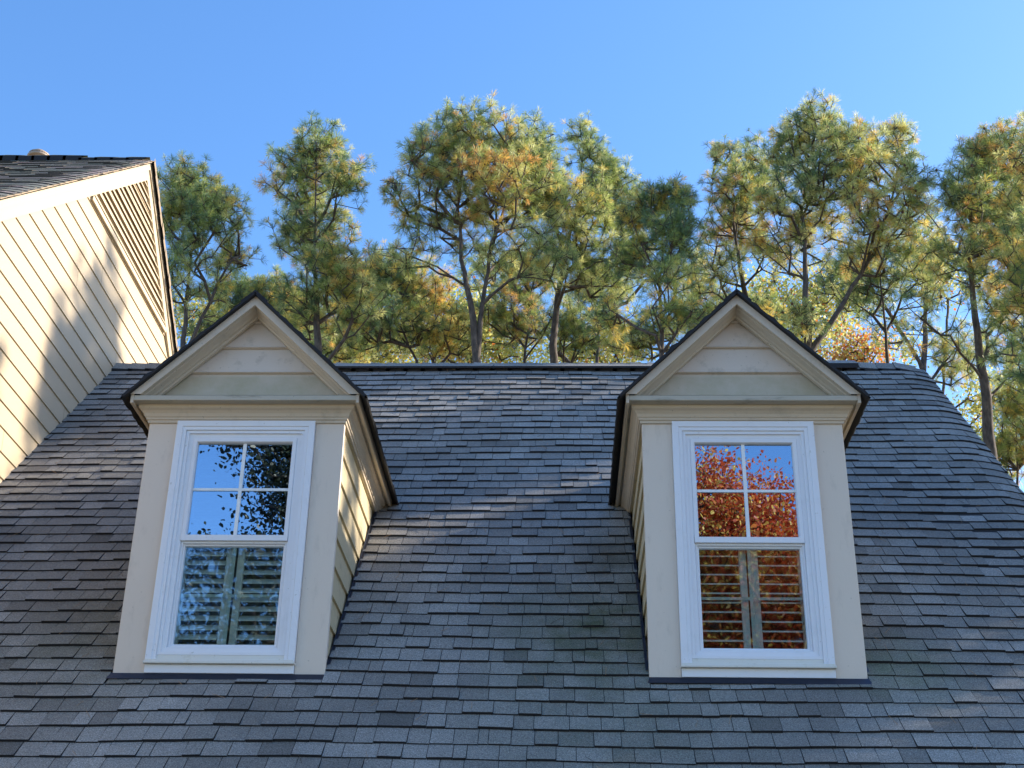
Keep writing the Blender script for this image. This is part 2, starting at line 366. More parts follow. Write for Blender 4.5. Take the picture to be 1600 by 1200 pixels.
def dormer(ox, seed):
    r = random.Random(seed)
    off = (ox*S, 0, 0)
    e = MB()                                            # front boards and side walls
    yb = .035
    for a, b in ((0, .1495), (.8545, 1)):
        e.box(a, b, 0, yb, -.006, 1.30)
    e.box(.1495, .8545, .004, yb, 1.235, 1.30); 
    root = e.build('dormer', M['board'], house, off=tuple(a+b for a, b in zip(HO, off)), bevel=.004)
    H = lambda mb, nm, mt, **k: mb.build(nm, mt, root, off=tuple(a+b for a, b in zip(HO, off)), **k)
    for sx in (0, 1):                                   # lapped clapboards on both sides
        c = MB(); out = -1 if sx == 0 else 1
        zs = [1.40]+[z for z in CZ if z < 1.38]+[-.02]
        for zt, z0 in zip(zs[:-1], zs[1:]):
            x_in, x_out = sx-out*.012, sx-out*.001
            y0, y1 = yb+.002, 1.55
            c.poly([(x_out, y0, z0), (x_out, y1, z0), (x_in, y1, zt), (x_in, y0, zt)])
            c.poly([(x_out, y0, z0), (x_out, y1, z0), (x_in-out*.006, y1, z0), (x_in-out*.006, y0, z0)])
            c.poly([(x_out, y0, z0), (x_in, y0, zt), (x_in-out*.006, y0, z0)])
        c.box(min(sx-out*.022, sx-out*.02), max(sx-out*.022, sx-out*.02), y0, 1.55, -.02, 1.4)
        H(c, 'side_clapboard', M['clap'])
    t = MB()                                            # gable clapboards
    for zt, z0 in ((1.572, 1.40), (1.718, 1.572), (1.867, 1.718), (1.93, 1.867)):
        wl = lambda z: max(.0, (1.925-z)/1.0)
        t.poly([(.5-wl(z0), .0, z0+.003), (.5+wl(z0), .0, z0+.003), (.5+wl(zt), .012, zt), (.5-wl(zt), .012, zt)])
        t.poly([(.5-wl(z0), .0, z0+.003), (.5+wl(z0), .0, z0+.003), (.5+wl(z0), .02, z0-.002), (.5-wl(z0), .02, z0-.002)])
        if z0 > 1.5:                                    # bead of the lap: small drip lip
            t.poly([(.5-wl(z0), -.004, z0+.004), (.5+wl(z0), -.004, z0+.004), (.5+wl(z0)-.012, .002, z0+.016), (.5-wl(z0)+.012, .002, z0+.016)])
            t.poly([(.5-wl(z0), -.004, z0+.004), (.5+wl(z0), -.004, z0+.004), (.5+wl(z0), .006, z0-.001), (.5-wl(z0), .006, z0-.001)])
    H(t, 'gable_siding', M['gable'])
    c = MB()                                            # crown moulding round three sides
    rows = [[(-o, 1.35, z), (-o, -o-.002, z), (1+o, -o-.002, z), (1+o, 1.35, z)] for o, z in CROWN]
    c.grid(rows); H(c, 'crown_moulding', M['trim'])
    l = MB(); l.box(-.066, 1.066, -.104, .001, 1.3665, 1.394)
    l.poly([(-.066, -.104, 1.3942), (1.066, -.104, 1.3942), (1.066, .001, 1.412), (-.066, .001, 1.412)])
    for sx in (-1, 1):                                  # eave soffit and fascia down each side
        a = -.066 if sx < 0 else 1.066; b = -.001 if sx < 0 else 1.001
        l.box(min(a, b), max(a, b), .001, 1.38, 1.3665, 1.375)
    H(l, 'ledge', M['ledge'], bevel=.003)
    for sx in (-1, 1):
        f = MB(); a = .5+sx*.566; b = .5+sx*.582
        f.box(min(a, b), max(a, b), -.105, 1.40, 1.352, 1.402)
        H(f, 'eave_fascia', M['trim'], bevel=.002)
    k = MB(); sweep_v(k, [(0, -.112), (.050, -.112), (.052, -.1105), (.053, -.098)], 0, 0, AZ, SL, zf=1.397)
    sweep_v(k, [(.0535, -.0975), (.062, -.096), (.064, -.084), (.070, -.080), (.074, -.064), (.078, -.050), (.086, -.040), (.088, -.028), (.098, -.022), (.100, -.004), (.070, .006)], 0, 0, AZ+.018, SL+.012, zf=1.3972)
    H(k, 'rake_board', M['trim'])
    # roof slab, black edge and shingles of the dormer
    s = MB(); yf, ybk = -.128, 1.97
    for sx in (-1, 1):
        def P(u, w, h, sx=sx):                          # u down slope from ridge, w back, h up
            n = math.hypot(1, SL); x = .5+sx*(u/n+h*SL/n); return (x, w, AZ+.0015-u*SL/n+h/n)
        L = .612*math.hypot(1, SL)
        for h in (.001, .008): s.poly([P(-.00, yf, h), P(L, yf, h), P(L, ybk, h), P(0, ybk, h)])
        # ragged front edge
        nseg = 22; prev = None
        for i in range(nseg+1):
            u = L*i/nseg; hh = .010+r.uniform(0, .010)*(i % 3 == 0)+.003*abs(math.sin(i*1.7)); yy = yf-.006-r.uniform(0, .006)
            cur = (P(u, yy, .000), P(u, yy, hh), P(u, yf+.10, .009))
            if prev:
                s.poly([prev[0], cur[0], cur[1], prev[1]]); s.poly([prev[1], cur[1], cur[2], prev[2]]); s.poly([prev[0], cur[0], P(u, yf+.02, -.001), P(L*(i-1)/nseg, yf+.02, -.001)])
            prev = cur
        nseg = 40; prev = None                          # ragged eave edge
        for i in range(nseg+1):
            y = yf+(1.45-yf)*i/nseg; uu = L+.006+r.uniform(0, .008)
            cur = (P(uu, y, .001), P(uu, y, .010), P(L-.05, y, .009), P(L-.03, y, .0005))
            if prev:
                for q in range(3): s.poly([prev[q], cur[q], cur[q+1], prev[q+1]])
                s.poly([prev[3], cur[3], cur[0], prev[0]])
            prev = cur
        s2 = shingles(lambda u, v, h, P=P: P(L-v, u, h+.0095), yf, ybk, 0, L-.01, .1137, .11, .21, lambda a, b, v, L=L: a > 1.36+(v/ math.hypot(1, SL))*1.0, .008, seed*7+sx)
        H(s2, 'roof_shingles', [M['shingle'], M['edge']], attr=True)
    cap = MB(); y = yf-.01
    while y < ybk-.2:
        t0 = r.gauss(.4, .1)
        for sx in (-1, 1):
            cap.poly([(.5, y, AZ+.026), (.5, y+.15, AZ+.018), (.5+sx*.07, y+.15, AZ+.018-.07*SL+.004), (.5+sx*.07, y, AZ+.026-.07*SL+.004)], 0, (t0, 0, 0))
            cap.poly([(.5, y, AZ+.026), (.5+sx*.07, y, AZ+.026-.07*SL+.004), (.5+sx*.07, y, AZ+.012-.07*SL+.004), (.5, y, AZ+.012)], 1)
        y += .118
    H(cap, 'ridge_cap', [M['shingle'], M['edge']], attr=True)
    H(s, 'roof', M['edge'])
    # window
    q = MB(); sweep_rect(q, .149, .854, .045, 1.291, [(0, .003), (0, -.020), (.002, -.022), (.030, -.022), (.033, -.017), (.049, -.017), (.050, -.016), (.050, .02)], closed=False)
    H(q, 'window_casing', M['vinyl'])
    q = MB()
    sweep_rect(q, .1985, .8045, .084, 1.2415, [(0, .02), (0, -.008), (.002, -.010), (.016, -.010), (.018, .000), (.038, .001), (.040, .003), (.040, .055)])
    H(q, 'window_frame', M['vinyl'])
    q = MB(); q.box(.1985, .8045, -.008, .02, .062, .0845); q.box(.146, .857, -.034, .004, .040, .052); q.box(.152, .851, -.024, .004, .0525, .062)
    H(q, 'window_sill', M['sill'], bevel=.002)
    q = MB(); q.box(.150, .854, -.012, .004, -.002, .0395); H(q, 'window_apron', M['vinyl'], bevel=.003)
    q = MB(); sweep_rect(q, .2385, .7645, .655, 1.2015, [(0, .03), (0, -.001), (.002, -.003), (.018, -.003), (.022, .003), (.024, .022)])
    q.box(.2385, .7645, -.004, .026, .6552, .6835)
    H(q, 'upper_sash', M['vinyl'])
    q = MB(); sweep_rect(q, .2387, .7643, .1235, .6548, [(0, .05), (0, .013), (.004, .011), (.010, .011), (.014, .022), (.020, .024), (.022, .040)])
    H(q, 'lower_sash', M['vinyl'])
    q = MB(); q.box(.2600, .7430, .018, .0215, .676, 1.181); H(q, 'upper_glass', M['glass_up'])
    q = MB(); q.box(.2580, .7450, .036, .0395, .1430, .636); H(q, 'lower_glass', M['glass_lo'])
    for nm, z0, z1, yy, mt in (('upper_grille', .679, 1.178, .0125, 'muntin'), ('lower_grille', .1435, .636, .0405, 'muntin2')):
        q = MB(); zm = (z0+z1)/2; wv = .0085
        q.box(.5-wv, .5+wv, yy, yy+.005, z0, zm-wv*.8); q.box(.5-wv, .5+wv, yy, yy+.005, zm+wv*.8, z1); q.box(.262, .741, yy, yy+.005, zm-wv*.8, zm+wv*.8)
        H(q, nm, M[mt])
    # shutters inside
    q = MB(); q.box(.455, .488, .075, .10, .10, 1.24); q.box(.512, .545, .075, .10, .10, 1.24)
    for a, b in ((.235, .262), (.738, .765)): q.box(a, b, .075, .10, .10, 1.24)
    ang = R(40 if seed % 2 else 22)
    z = .15
    while z < 1.2:
        for a, b in ((.264, .453), (.547, .736)):
            dz, dy = .026*math.sin(ang), .026*math.cos(ang)
            A = [(a, .088-dy, z-dz), (a, .088-dy, z-dz+.006), (a, .088+dy, z+dz+.004), (a, .088+dy, z+dz-.002)]
            B = [(b, p[1], p[2]) for p in A]; q.grid([A, B], 0, True); q.poly(A); q.poly(B[::-1])
        z += .0465
    H(q, 'shutter', M['slat'])
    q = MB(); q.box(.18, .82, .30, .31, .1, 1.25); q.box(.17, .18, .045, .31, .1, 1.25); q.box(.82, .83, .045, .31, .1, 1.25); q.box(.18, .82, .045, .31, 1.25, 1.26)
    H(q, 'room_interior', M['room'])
    # base and side flashing
    q = MB(); q.poly([(-.0, -.022, -.03), (1.0, -.022, -.03), (1.0, -.001, -.009), (0, -.001, -.009)])
    q.poly([(-.01, -.052, -.040), (1.01, -.052, -.040), (1.0, -.022, -.006), (0, -.022, -.006)])
    q.box(.0, 1.0, -.008, .030, -.03, -.0075)
    H(q, 'base_flashing', M['flash'])
    for sx in (-1, 1):
        q = MB(); xw = .5+sx*.502
        for i in range(12):
            y0 = .02+i*.11; y1 = y0+.113; h = .014
            q.poly([(xw, y0, y0*TR+h+.004), (xw, y1, y1*TR+h), (xw, y1, y1*TR+h+.028), (xw, y0, y0*TR+h+.032)])
            q.poly([(xw, y0, y0*TR+h+.004), (xw, y1, y1*TR+h), (xw+sx*.012, y1, y1*TR+h-.001), (xw+sx*.012, y0, y0*TR+h+.003)])
        H(q, 'side_flashing', M['flash'])
    return root
dl = dormer(0, 11); dr = dormer(2.5035, 22)
dl['label'] = 'dormer beside the cream gable wall'; dr['label'] = 'dormer at the right'
# bracket stub on the left dormer, debris on the roof
q = MB(); q.tube((-.045, .36, .385), (.0, .36, .39), .004, .004, 8); q.tube((-.06, .36, .383), (-.04, .36, .386), .012, .010, 10, 1)
q.box(-.056, -.044, .35, .37, .372, .380, 1)
q.build('hose_bib', [M['capmetal'], M['blue']], dl, off=HO)

# ------------------------------------------------------------------ the tall gabled house on the left
tall = empty('gabled_house', (-4.5, 3.8, ZG)); TO = (4.5, -3.8, -ZG)
tag(tall, 'taller cream clapboard house with louvred gable vent at the left', 'house')
XW = -1.41; YA, ZA, SG = 3.13, 5.19, .833
wv = MB(); zs = [5.30-.147*0]; 
z = 4.0755
while z > -3: z -= .1445
zz = []
while z < 5.1: zz.append(z); z += .1445
zz.append(z)
def yr(z, off=.12): return max(0.0, (ZA-off-z)/SG)
for z0, z1 in zip(zz[:-1], zz[1:]):
    a0, a1 = min(yr(z0), 4.9), min(yr(z1), 4.9)
    if a0 <= 0: continue
    wv.poly([(XW+.003, YA-a0, z0), (XW+.003, YA+a0, z0), (XW-.006, YA+a1, z1), (XW-.006, YA-a1, z1)])
    wv.poly([(XW+.003, YA-a0, z0), (XW+.003, YA+a0, z0), (XW-.008, YA+a0, z0-.001), (XW-.008, YA-a0, z0-.001)])
wv.poly([(XW-.02, YA-4.9, -3), (XW-.02, YA+4.9, -3), (XW-.02, YA+4.9, ZA-.1-4.9*SG), (XW-.02, YA, ZA-.1), (XW-.02, YA-4.9, ZA-.1-4.9*SG)])
for y in (YA-4.9, YA+4.9): wv.poly([(XW-.02, y, -3), (-7.5, y, -3), (-7.5, y, ZA-.1-4.9*SG), (XW-.02, y, ZA-.1-4.9*SG)])
wv.build('wall', M['wall'], tall, off=TO)
k = MB()
def vboard(mb, d0, d1, x, x0, half=5.0, zf=None):
    """band under the rakes on plane x, from drop d0 to d1"""
    for s in (-1, 1):
        a = [(x, YA, ZA-d0), (x, YA+s*half, ZA-d0-SG*half), (x, YA+s*half, ZA-d1-SG*half), (x, YA, ZA-d1)]
        b = [(x0, p[1], p[2]) for p in a]
        mb.poly(a); mb.poly([a[2], a[3], b[3], b[2]]); mb.poly([a[0], a[1], b[1], b[0]])
vboard(k, -.0, .098, XW+.032, XW-.01); vboard(k, .0985, .205, XW+.020, XW-.01)
k.build('rake_board', M['walltrim'], tall, off=TO)
# louvred vent
k = MB(); zb = 4.122; ax = YA; dv = .205
k.box(XW-.01, XW+.022, YA-yr(zb, dv)-.0, YA+yr(zb, dv), zb-.035, zb+.005)
base = k.build('louvre_vent', M['walltrim'], tall, off=TO)
k = MB(); z = zb+.030
while z < ZA-dv-.03:
    a0, a1 = yr(z, dv), yr(z+.04, dv)
    k.poly([(XW+.016, YA-a0, z), (XW+.016, YA+a0, z), (XW-.020, YA+a1, z+.052), (XW-.020, YA-a1, z+.052)])
    k.poly([(XW+.016, YA-a0, z), (XW+.016, YA+a0, z), (XW+.016, YA+a0, z+.012), (XW+.016, YA-a0, z+.012)])
    k.poly([(XW+.016, YA-a0, z), (XW+.016, YA+a0, z), (XW-.022, YA+a1, z+.044), (XW-.022, YA-a1, z+.044)])
    z += .066
k.build('louvre', M['walltrim'], base, off=TO)
k = MB(); k.poly([(XW-.012, YA-yr(zb, dv), zb), (XW-.012, YA+yr(zb, dv), zb), (XW-.012, YA, ZA-dv)])
k.build('vent_backing', M['room'], base, off=TO)
XE = XW+.055
L2 = 5.2
def Pg(sgn):
    n = math.hypot(1, SG)
    def P(u, v, h):
        t = L2-v
        return (u, YA+sgn*(t/n+h*SG/n), ZA+.012-t*SG/n+h/n+droop(u, XE, .18, .022))
    return P
d = MB()
for s in (-1, 1):
    P = Pg(s); xs = [-7.6, -2.5, XE-.26, XE-.18, XE-.1, XE-.05, XE-.004]
    d.grid([[P(x, 0, -.002) for x in xs], [P(x, L2, -.002) for x in xs]])
    d.grid([[P(x, 0, -.014) for x in xs], [P(x, L2, -.014) for x in xs]])
rt = d.build('roof', M['deck'], tall, off=TO)
for s in (-1, 1):
    sg = shingles(Pg(s), -7.6, XE, 0, L2, .1137, .105, .22, None, .010, 40+s, rnd=.016, edgeu=XE-.3)
    n = math.hypot(1, SG); P = Pg(s); v = 0; r = random.Random(5)
    while v < L2:                                       # turned-down tab ends along the rake
        e = r.uniform(0, .008); dd = (.05 if s > 0 else .002)+r.uniform(0, .010)
        a, b = P(XE+.003+e, v, .008), P(XE+.003+e, v+.112, .004)
        sg.poly([a, b, (b[0], b[1], b[2]-dd), (a[0], a[1], a[2]-dd)], 2); v += .1137
    sg.build('shingle_courses', [M['shingle2'], M['edge2'], M['brownedge']], rt, off=TO, attr=True)
k = MB(); x = -7.5; r = random.Random(9)
while x < XE-.17:
    h = .05 if -7 < x < -2.02 else .024
    h += r.uniform(0, .008); z = ZA+.01+droop(x, XE, .18, .022)
    for s in (-1, 1):
        k.poly([(x, YA, z+h), (x+.16, YA, z+h-.006), (x+.16, YA+s*.115, z+h-.088), (x, YA+s*.115, z+h-.088)], 0, (.25, 0, 0))
        k.poly([(x, YA+s*.115, z+h-.088), (x+.16, YA+s*.115, z+h-.088), (x+.16, YA+s*.115, z-.085), (x, YA+s*.115, z-.085)], 1)
    k.poly([(x, YA-.115, z+h-.088), (x, YA, z+h), (x, YA+.115, z+h-.088), (x, YA, z-.01)], 1); x += .135
k.build('ridge_cap', [M['shingle2'], M['edge']], rt, off=TO, attr=True)
# mushroom vent cap poking over the ridge
k = MB(); cx, cy, cz = -2.56, 3.55, 5.50
def ring(rad, z, n=28): return [(cx+rad*math.cos(2*math.pi*i/n), cy+rad*math.sin(2*math.pi*i/n), z) for i in range(n)]
k.grid([ring(a, cz+b) for a, b in ((.052, -.75), (.052, .01), (.096, .012), (.102, .018), (.100, .034), (.090, .036), (.090, .044), (.094, .046), (.092, .058), (.080, .060), (.076, .070), (.055, .088), (.030, .100), (.001, .104))], 0, True)
k.build('vent_cap', M['capmetal'], tall, off=TO)

jb = MB(); r = random.Random(17)
for z0, z1 in zip(zz[:-1], zz[1:]):
    if z0 < 1.2 or z1 > 4.9 or r.random() < .35: continue
    yj = r.uniform(max(.9, YA-yr(z1, .35)), YA+yr(z1, .35)*.8)
    if z1 > 4.05 and yj > 1.6: continue
    jb.poly([(XW+.0036, yj, z0+.002), (XW+.0036, yj+.006, z0+.002), (XW-.0052, yj+.006, z1-.002), (XW-.0052, yj, z1-.002)])
jb.build('siding_joint', M['joint'], tall, off=TO)['kind'] = 'stuff'
# fallen pine needles and bits caught on the shingles
fn = MB(); r = random.Random(31)
for _ in range(420):
    u, v = r.uniform(-1.3, 4.7), r.uniform(-.8, 3.1)
    if any(ox-.03 < u < ox+1.03 and v > -.05 and v < 2.0 for ox in (0, 2.5)): continue
    a = r.gauss(1.57, .6); l = r.uniform(.03, .08)
    p0 = Pmain(u, v/CR, .0165); p1 = Pmain(u+l*math.cos(a), (v+l*math.sin(a)*.7)/CR, .0165)
    fn.tube(p0, p1, .0011, .0008, 3, r.choice((0, 0, 1)), False)
tag(fn.build('fallen_needles', [M['needle_tan'], M['needle_dark']], None), kind='stuff')
fe = MB(); fe.tube(Pmain(3.60, .60/CR, .019), Pmain(3.585, .66/CR, .022), .006, .002, 6)
tag(fe.build('fallen_feather', M['twigtan'], None), 'small white feather lying on the shingles right of the right dormer', 'feather')

# ------------------------------------------------------------------ trees
class Skel:
    """branching skeleton grown from trunk lines towards tips spread through the crown"""
    def __init__(s, seed): s.rng = np.random.default_rng(seed); s.P = []; s.par = []; s.cnt = []; s.tr = []
    def add(s, p, par, trunk=False): s.P.append(np.array(p, float)); s.par.append(par); s.tr.append(trunk); return len(s.P)-1
    def trunk(s, pts, base=-1):
        pts = [np.array(p, float) for p in pts]; last = base
        if base < 0: last = s.add(pts[0], -1, True)
        for a, b in zip(pts[:-1], pts[1:]):
            n = max(1, int(np.linalg.norm(b-a)/.4))
            for i in range(1, n+1):
                last = s.add(a+(b-a)*i/n+s.rng.normal(0, .02, 3), last, True)
        return last
    def nearest(s, p): return int(np.argmin(np.linalg.norm(np.array(s.P)-p, axis=1)))
    def grow(s, tips, rise=.55, step=.35, jit=.05):
        tr = np.array([p for p, t in zip(s.P, s.tr) if t])
        dist = [np.min(np.linalg.norm(tr-t, axis=1)) for t in tips]; out = []
        cap = len(s.P)+len(tips)*24
        A = np.zeros((cap, 3)); A[:len(s.P)] = np.array(s.P)
        for i in np.argsort(dist):
            t = tips[i]; N = A[:len(s.P)]; d = t-N; L = np.linalg.norm(d, axis=1); hd = np.hypot(d[:, 0], d[:, 1])
            cost = L+.8*np.abs(d[:, 2]-rise*hd)+(d[:, 2] < -.1)*1.0
            k = int(np.argmin(cost)); a = N[k].copy(); ln = L[k]; n = min(20, max(1, int(ln/step))); last = k
            ctrl = (a+t)/2+np.array([0, 0, -.10*ln])+s.rng.normal(0, .07*ln, 3)
            for j in range(1, n+1):
                u = j/n; q = (1-u)**2*a+2*u*(1-u)*ctrl+u*u*t
                if j < n: q = q+s.rng.normal(0, jit, 3)
                last = s.add(q, last); A[len(s.P)-1] = q
            out.append(last)
        return out
    def radii(s, tips, r0, ex):
        n = len(s.P); c = np.zeros(n)
        for t in tips: c[t] += 1
        for i in range(n-1, -1, -1):
            if s.par[i] >= 0: c[s.par[i]] += c[i]
        return r0*np.maximum(c, .6)**ex
def build_arrays(name, V, nper, mats, matidx, parent):
    """fast mesh of equal polygons with nper corners each"""
    me = bpy.data.meshes.new(name); nv = len(V); nf = nv//nper
    me.vertices.add(nv); me.vertices.foreach_set('co', V.astype(np.float32).ravel())
    me.loops.add(nv); me.loops.foreach_set('vertex_index', np.arange(nv, dtype=np.int32))
    me.polygons.add(nf); me.polygons.foreach_set('loop_start', np.arange(0, nv, nper, dtype=np.int32))
    for m in mats: me.materials.append(m)
    me.polygons.foreach_set('material_index', matidx.astype(np.int32)); me.update(calc_edges=True)
    o = bpy.data.objects.new(name, me); COL.objects.link(o); o.parent = parent; return o
def limb_mesh(sk, rad, name, mt, parent, base):
    mb = MB(); P = np.array(sk.P)-base
    for i, p in enumerate(sk.par):
        if p < 0: continue
        a, b = P[p], P[i]; r0, r1 = rad[p], rad[i]
        if np.linalg.norm(b-a) < 1e-4: continue
        if sk.par[p] >= 0 and not sk.tr[i]: r0 = min(r0, r1*1.25)
        n = 9 if r1 > .06 else (5 if r1 > .015 else 3)
        mb.tube(a-(b-a)*.06, b, r0, r1, n, 0, False)
    o = mb.build(name, mt, parent, 1)
    o.data.polygons.foreach_set('use_smooth', [True]*len(o.data.polygons)); return o
def tips_in(lobes, rng, per, shell=.45):
    T = []
    for (x, y, z, rx, rz, dn) in lobes:
        ry = rx*.9 if rx < 1.6 else 1.5
        n = max(3, int(per*dn*(rx*ry*rz)**(2/3.)*1.9))
        for _ in range(n):
            d = rng.normal(0, 1, 3); d /= np.linalg.norm(d); r = rng.uniform(0, 1)**shell
            T.append(np.array([x, y, z])+d*r*np.array([rx, ry, rz])*rng.uniform(.85, 1.08))
    return T
def pine(label, trunks, lobes, seed, pal, per=64, tufts=5, nl=(.14, .24), needles=34, cones=0, group='pine trees behind the house', kind='pine_tree', nw=.0042):
    rng = np.random.default_rng(seed); sk = Skel(seed)
    t0 = list(trunks[0]); bx, by, _ = t0[0]; base = np.array([bx, by, ZG])
    sk.trunk([(bx, by, ZG)]+[(p[0], p[1]+rng.normal(0, .1), p[2]) for p in t0])
    ntr = len(sk.P)
    for t in trunks[1:]:
        k = sk.nearest(np.array(t[0])); sk.trunk([sk.P[k]]+[np.array(p) for p in t[1:]], k)
    sk.grow([np.array([x, y, z])+rng.normal(0, .45, 3)*np.array([rx, rx, rz*.6]) for (x, y, z, rx, rz, dn) in lobes for _ in range(5)], 1.5, .4, .03)
    tips = sk.grow(tips_in(lobes, rng, per), 1.0)
    rad = sk.radii(tips, .0098, .40)
    zt = max(l[2]+l[4] for l in lobes)
    for i, p in enumerate(sk.P):
        if sk.tr[i]: rad[i] = max(.012, .105*max(0, (zt-p[2])/7.5)**1.25)*(1.0 if i < ntr else .8)
    root = empty(kind, tuple(base)); tag(root, label, 'tree', group)
    # needle tufts
    C0 = []; AX = []
    P = np.array(sk.P)
    for t in tips:
        p = P[t]; q = P[sk.par[t]]; dr = p-q; dr /= np.linalg.norm(dr)+1e-6
        n = int(rng.integers(tufts-2, tufts+3))
        for j in range(n):
            d = dr*.6+rng.normal(0, .75, 3)+np.array([0, 0, .35]); d /= np.linalg.norm(d); ln = rng.uniform(.04, .36) if j else .06
            k = sk.add(p+d*ln, t); C0.append(p+d*ln); AX.append(d)
            rad = np.append(rad, .0062)
    limb_mesh(sk, rad, 'trunk', M['bark'], root, base)
    C0 = np.array(C0)-base; AX = np.array(AX); nt_ = len(C0); m = needles
    ln = rng.uniform(nl[0], nl[1], nt_)
    D = rng.normal(0, 1, (nt_, m, 3)); D /= np.linalg.norm(D, axis=2, keepdims=True)
    D = D*.95+AX[:, None, :]*.85; D /= np.linalg.norm(D, axis=2, keepdims=True)
    L = ln[:, None]*rng.uniform(.7, 1.1, (nt_, m)); B = C0[:, None, :]-AX[:, None, :]*rng.uniform(0, .09, (nt_, m, 1))
    W = np.cross(D, rng.normal(0, 1, (nt_, m, 3))); W /= np.linalg.norm(W, axis=2, keepdims=True)
    tip = B+D*L[..., None]; tip[..., 2] -= L*.10
    mid = B+D*(L*.55)[..., None]
    V = np.stack([B, mid+W*nw, tip, mid-W*nw], 2).reshape(-1, 3)
    # clumps of one tint: low frequency field + per tuft randomness
    f = np.sin(C0[:, 0]*2.1+seed)+np.sin(C0[:, 2]*1.7+seed*2.3)+np.sin(C0[:, 1]*1.9+seed*.7)
    ed = np.array(pal); u = rng.uniform(0, 1, nt_)+f*.11
    cum = np.cumsum(ed)/ed.sum(); mi = np.clip(np.searchsorted(cum, np.clip(u, 0, .9999)), 0, 4)
    # old needles turn yellow in scattered inner clumps
    mi = np.repeat(mi, m)
    build_arrays('crown', V, 4, [M['n_deep'], M['n_green'], M['n_pale'], M['n_yellow'], M['n_orange']], mi, root)
    if cones:
        cb = MB()
        for c in rng.choice(nt_, cones, replace=False):
            p = C0[c]-AX[c]*.05; r = .035
            rows = [[(p[0]+r*a*math.cos(t), p[1]+r*a*math.sin(t), p[2]+b*.09-.05) for t in np.linspace(0, 2*math.pi, 7)[:-1]] for a, b in ((.25, 0), (1, .3), (.85, .65), (.2, 1))]
            cb.grid(rows, 0, True)
        cb.build('cone', M['cone'], root, 1)['kind'] = 'stuff'
    return root
def leafy(label, trunks, lobes, seed, mats, per=60, leaf=.07, nleaf=26, spread=.28, group=None, kind='broadleaf_tree', r0=.008, wts=None):
    rng = np.random.default_rng(seed); sk = Skel(seed)
    t0 = list(trunks[0]); bx, by, _ = t0[0]; base = np.array([bx, by, ZG])
    sk.trunk([(bx, by, ZG)]+t0)
    for t in trunks[1:]:
        k = sk.nearest(np.array(t[0])); sk.trunk([sk.P[k]]+[np.array(p) for p in t[1:]], k)
    tips = sk.grow(tips_in(lobes, rng, per, .4), .8)
    rad = sk.radii(tips, r0, .48); root = empty(kind, tuple(base)); tag(root, label, 'tree', group)
    limb_mesh(sk, rad, 'trunk', M['bark'], root, base)
    T = np.array([sk.P[t] for t in tips])-base; n = len(T)*nleaf
    C = np.repeat(T, nleaf, 0)+rng.normal(0, spread, (n, 3))
    a = rng.normal(0, 1, (n, 3)); a[:, 2] -= .4; a /= np.linalg.norm(a, axis=1, keepdims=True)
    b = np.cross(a, rng.normal(0, 1, (n, 3))); b /= np.linalg.norm(b, axis=1, keepdims=True)
    s = leaf*rng.uniform(.6, 1.3, (n, 1)); nn = np.cross(a, b)
    V = np.stack([C, C+a*s*.25+b*s*.34, C+a*s*.6+b*s*.40+nn*s*.06, C+a*s*1.05, C+a*s*.6-b*s*.40+nn*s*.06, C+a*s*.25-b*s*.34], 1).reshape(-1, 3)
    f = np.sin(C[:, 0]*1.3+seed)+np.sin(C[:, 2]*1.9+seed)
    mi = rng.choice(len(mats), n, p=wts) if wts else np.clip((rng.uniform(0, len(mats), n)+f*.4).astype(int), 0, len(mats)-1)
    build_arrays('crown', V, 6, [M[k] for k in mats], mi, root)
    return root
